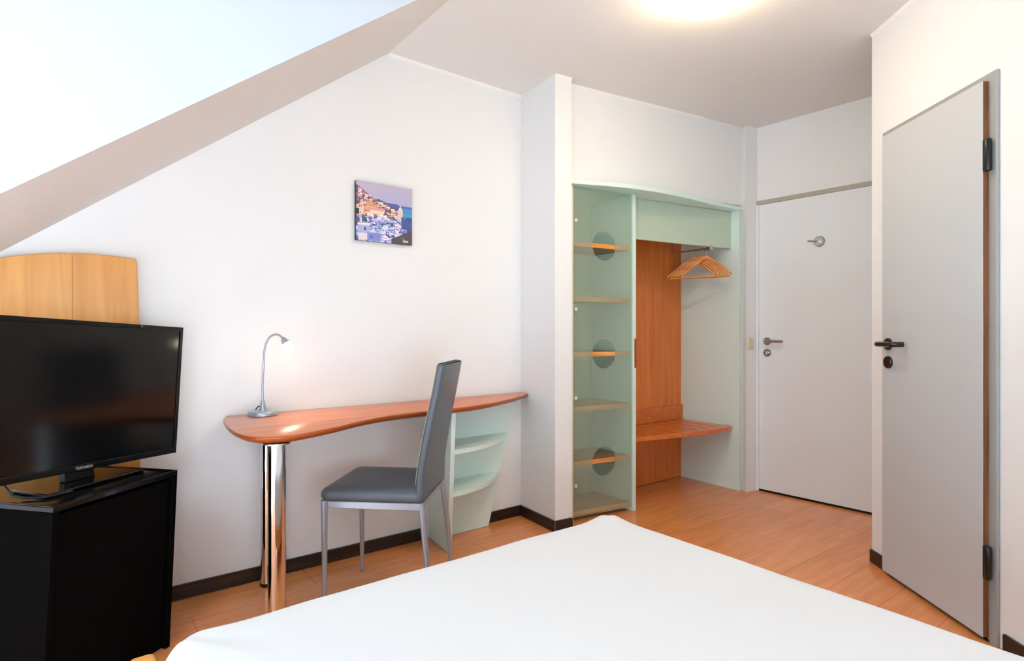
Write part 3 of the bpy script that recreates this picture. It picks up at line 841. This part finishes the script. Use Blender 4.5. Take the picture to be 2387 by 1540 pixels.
# stand: a glossy plate and a neck
mb = MB().prism([(-.165, -.072), (.165, -.072), (.150, .085), (-.150, .085)], .0005, .010)
obj('stand_base', mb, M['cabtop'], tv, bevel=.003)
obj('stand_neck', MB().hexa([(-.05, .005, .0102), (.05, .005, .0102), (.05, .030, .0102), (-.05, .030, .0102), (-.045, .024, .12), (.045, .024, .12), (.045, .045, .12), (-.045, .045, .12)]), M['blackp'], tv, bevel=.003)
obj('power_cable', MB().tube([(-.20, .035, .075), (-.215, .02, .045), (-.21, -.005, .015), (-.195, -.03, .006), (-.17, -.045+.02-.055, .006), (-.14, -.085, .006), (-.10, -.088, .006)], .0035, 8), M['rubber'], tv, smooth=True)

# ------------------------------------------------------------------ bed
bed = thing('bed', 'low double bed with white fitted sheet filling the foreground', 'bed', R(-1.274, -2.24), UA)
bx0, bx1 = -.696, .696; by1, by0 = 1.002, -1.02
def mattress():
    mb = MB(); rings = []; ztop = .44; zbot = .20
    def rr(ins, z):
        rc = max(.085-ins, .006); out = []; xa, xb, ya, yb = bx0+ins, bx1-ins, by0+ins, by1-ins
        N = 10; M_ = 40
        cs = [((xb-rc, yb-rc), 0), ((xa+rc, yb-rc), PI/2), ((xa+rc, ya+rc), PI), ((xb-rc, ya+rc), 1.5*PI)]
        for ci, ((cx, cy), a0) in enumerate(cs):
            for k in range(N+1):
                a = a0+PI/2*k/N; out.append(Vector((cx+rc*math.cos(a), cy+rc*math.sin(a), z)))
            (nx_, ny_), na = cs[(ci+1) % 4]
            e0 = Vector((cx+rc*math.cos(a0+PI/2), cy+rc*math.sin(a0+PI/2), z)); e1 = Vector((nx_+rc*math.cos(na), ny_+rc*math.sin(na), z))
            for k in range(1, M_): out.append(e0.lerp(e1, k/M_))
        return out
    levels = [(0.012, zbot), (0.0, zbot+.03), (0, .30), (0, .385)]
    rad = .055
    for k in range(1, 9):
        a = PI/2*k/8; levels.append((rad*(1-math.cos(a)), .385+rad*math.sin(a)))
    for ins, z in levels: rings.append(rr(ins, z))
    c = Vector(((bx0+bx1)/2, (by0+by1)/2, ztop))
    last = rings[-1]
    for k in range(1, 30):
        t = (k/30)**1.0*.97
        rings.append([p.lerp(c, t) for p in last])
    for ri, rg in enumerate(rings):
        for p in rg:
            n1 = noise.noise(Vector((p.x*3.2, p.y*3.2, 1.7)))
            n2 = noise.noise(Vector((p.x*11, p.y*7, 5.1)))
            w = 1 if ri > 5 else .3
            p.z += w*(.0032*n1 + .0012*n2)
            if ri > 3:   # small creases pulled from the corners and along the edges
                for cx, cy in ((bx1, by1), (bx0, by1)):
                    d = Vector((p.x-cx, p.y-cy)); r = d.length
                    if r < .5: 
                        an = math.atan2(d.y, d.x); p.z += .0022*math.sin(an*11)*math.exp(-((r-.16)/.12)**2)
                        p.z += .007*math.exp(-((r-.07)/.05)**2) if cx > 0 else 0
            if ri < 5: 
                dn = Vector((p.x-c.x, p.y-c.y)).normalized(); p.x += dn.x*.004*n2; p.y += dn.y*.004*n2
    vr = [[mb.bm.verts.new(p) for p in rg] for rg in rings]
    n = len(vr[0])
    for A, B in zip(vr, vr[1:]):
        for k in range(n): mb.bm.faces.new([A[k], A[(k+1) % n], B[(k+1) % n], B[k]])
    mb.bm.faces.new(vr[0][::-1]); mb.bm.faces.new(vr[-1])
    return mb
obj('mattress', mattress(), M['bsheet'], bed, smooth=True, angle=70, label='mattress in a white fitted sheet')
mb = MB().box(bx0-.028, bx0-.004, by0, by1-.035, .22, .398)
obj('side_rail', mb, M['beech'], bed, bevel=.008)
obj('side_rail', MB().box(bx1-.055, bx1-.03, by0, by1-.04, .10, .195), M['beech'], bed, bevel=.004)
obj('foot_rail', MB().box(bx0-.0, bx1-.06, by1-.050, by1-.026, .10, .195), M['beech'], bed, bevel=.004)
obj('bed_post', MB().box(bx0-.050, bx0-.003, by1-.032, by1+.012, 0, .400), M['beech'], bed, bevel=.010, seg=3)
for x, y in ((bx1-.09, by1-.09), (bx1-.09, by0+.05), (bx0-.02, by0+.05)):
    obj('leg', MB().box(x-.02, x+.02, y-.02, y+.02, 0, .20), M['beech'], bed, bevel=.004)
obj('slat_base', MB().box(bx0+.0, bx1-.06, by0+.02, by1-.06, .165, .198), M['beech'], bed)

# ------------------------------------------------------------------ light
w = bpy.data.worlds.new('sky'); SC.world = w; w.use_nodes = True
bg = w.node_tree.nodes['Background']; bg.inputs[0].default_value = (.66, .84, 1, 1); bg.inputs[1].default_value = 20.5
def portal(loc, wx, wz, d):
    pl = bpy.data.lights.new('window_portal', 'AREA'); pl.shape = 'RECTANGLE'; pl.size = wx; pl.size_y = wz; pl.cycles.is_portal = True
    po = bpy.data.objects.new('window_portal', pl); COL.objects.link(po); po.location = loc
    po.rotation_euler = (-Vector(d)).to_track_quat('Z', 'Y').to_euler()
portal(R((V0+V1)/2, -4.74, (VZ0+VZ1)/2), V1-V0, VZ1-VZ0, (-.6098, .7926, 0))

# ------------------------------------------------------------------ camera
cam = bpy.data.cameras.new('camera'); co = bpy.data.objects.new('camera', cam); COL.objects.link(co)
co.location = (0, 0, 1.08); co.rotation_euler = (PI/2, 0, 0)
cam.sensor_fit = 'HORIZONTAL'; cam.sensor_width = 36; cam.lens = 36*1335/2387
cam.shift_y = 5/2387
cam.clip_start = .02
SC.camera = co
SC.view_settings.view_transform = 'Standard'
SC.view_settings.look = 'None'
SC.view_settings.gamma = 1
SC.view_settings.use_curve_mapping = False
SC.view_settings.exposure = -0.24
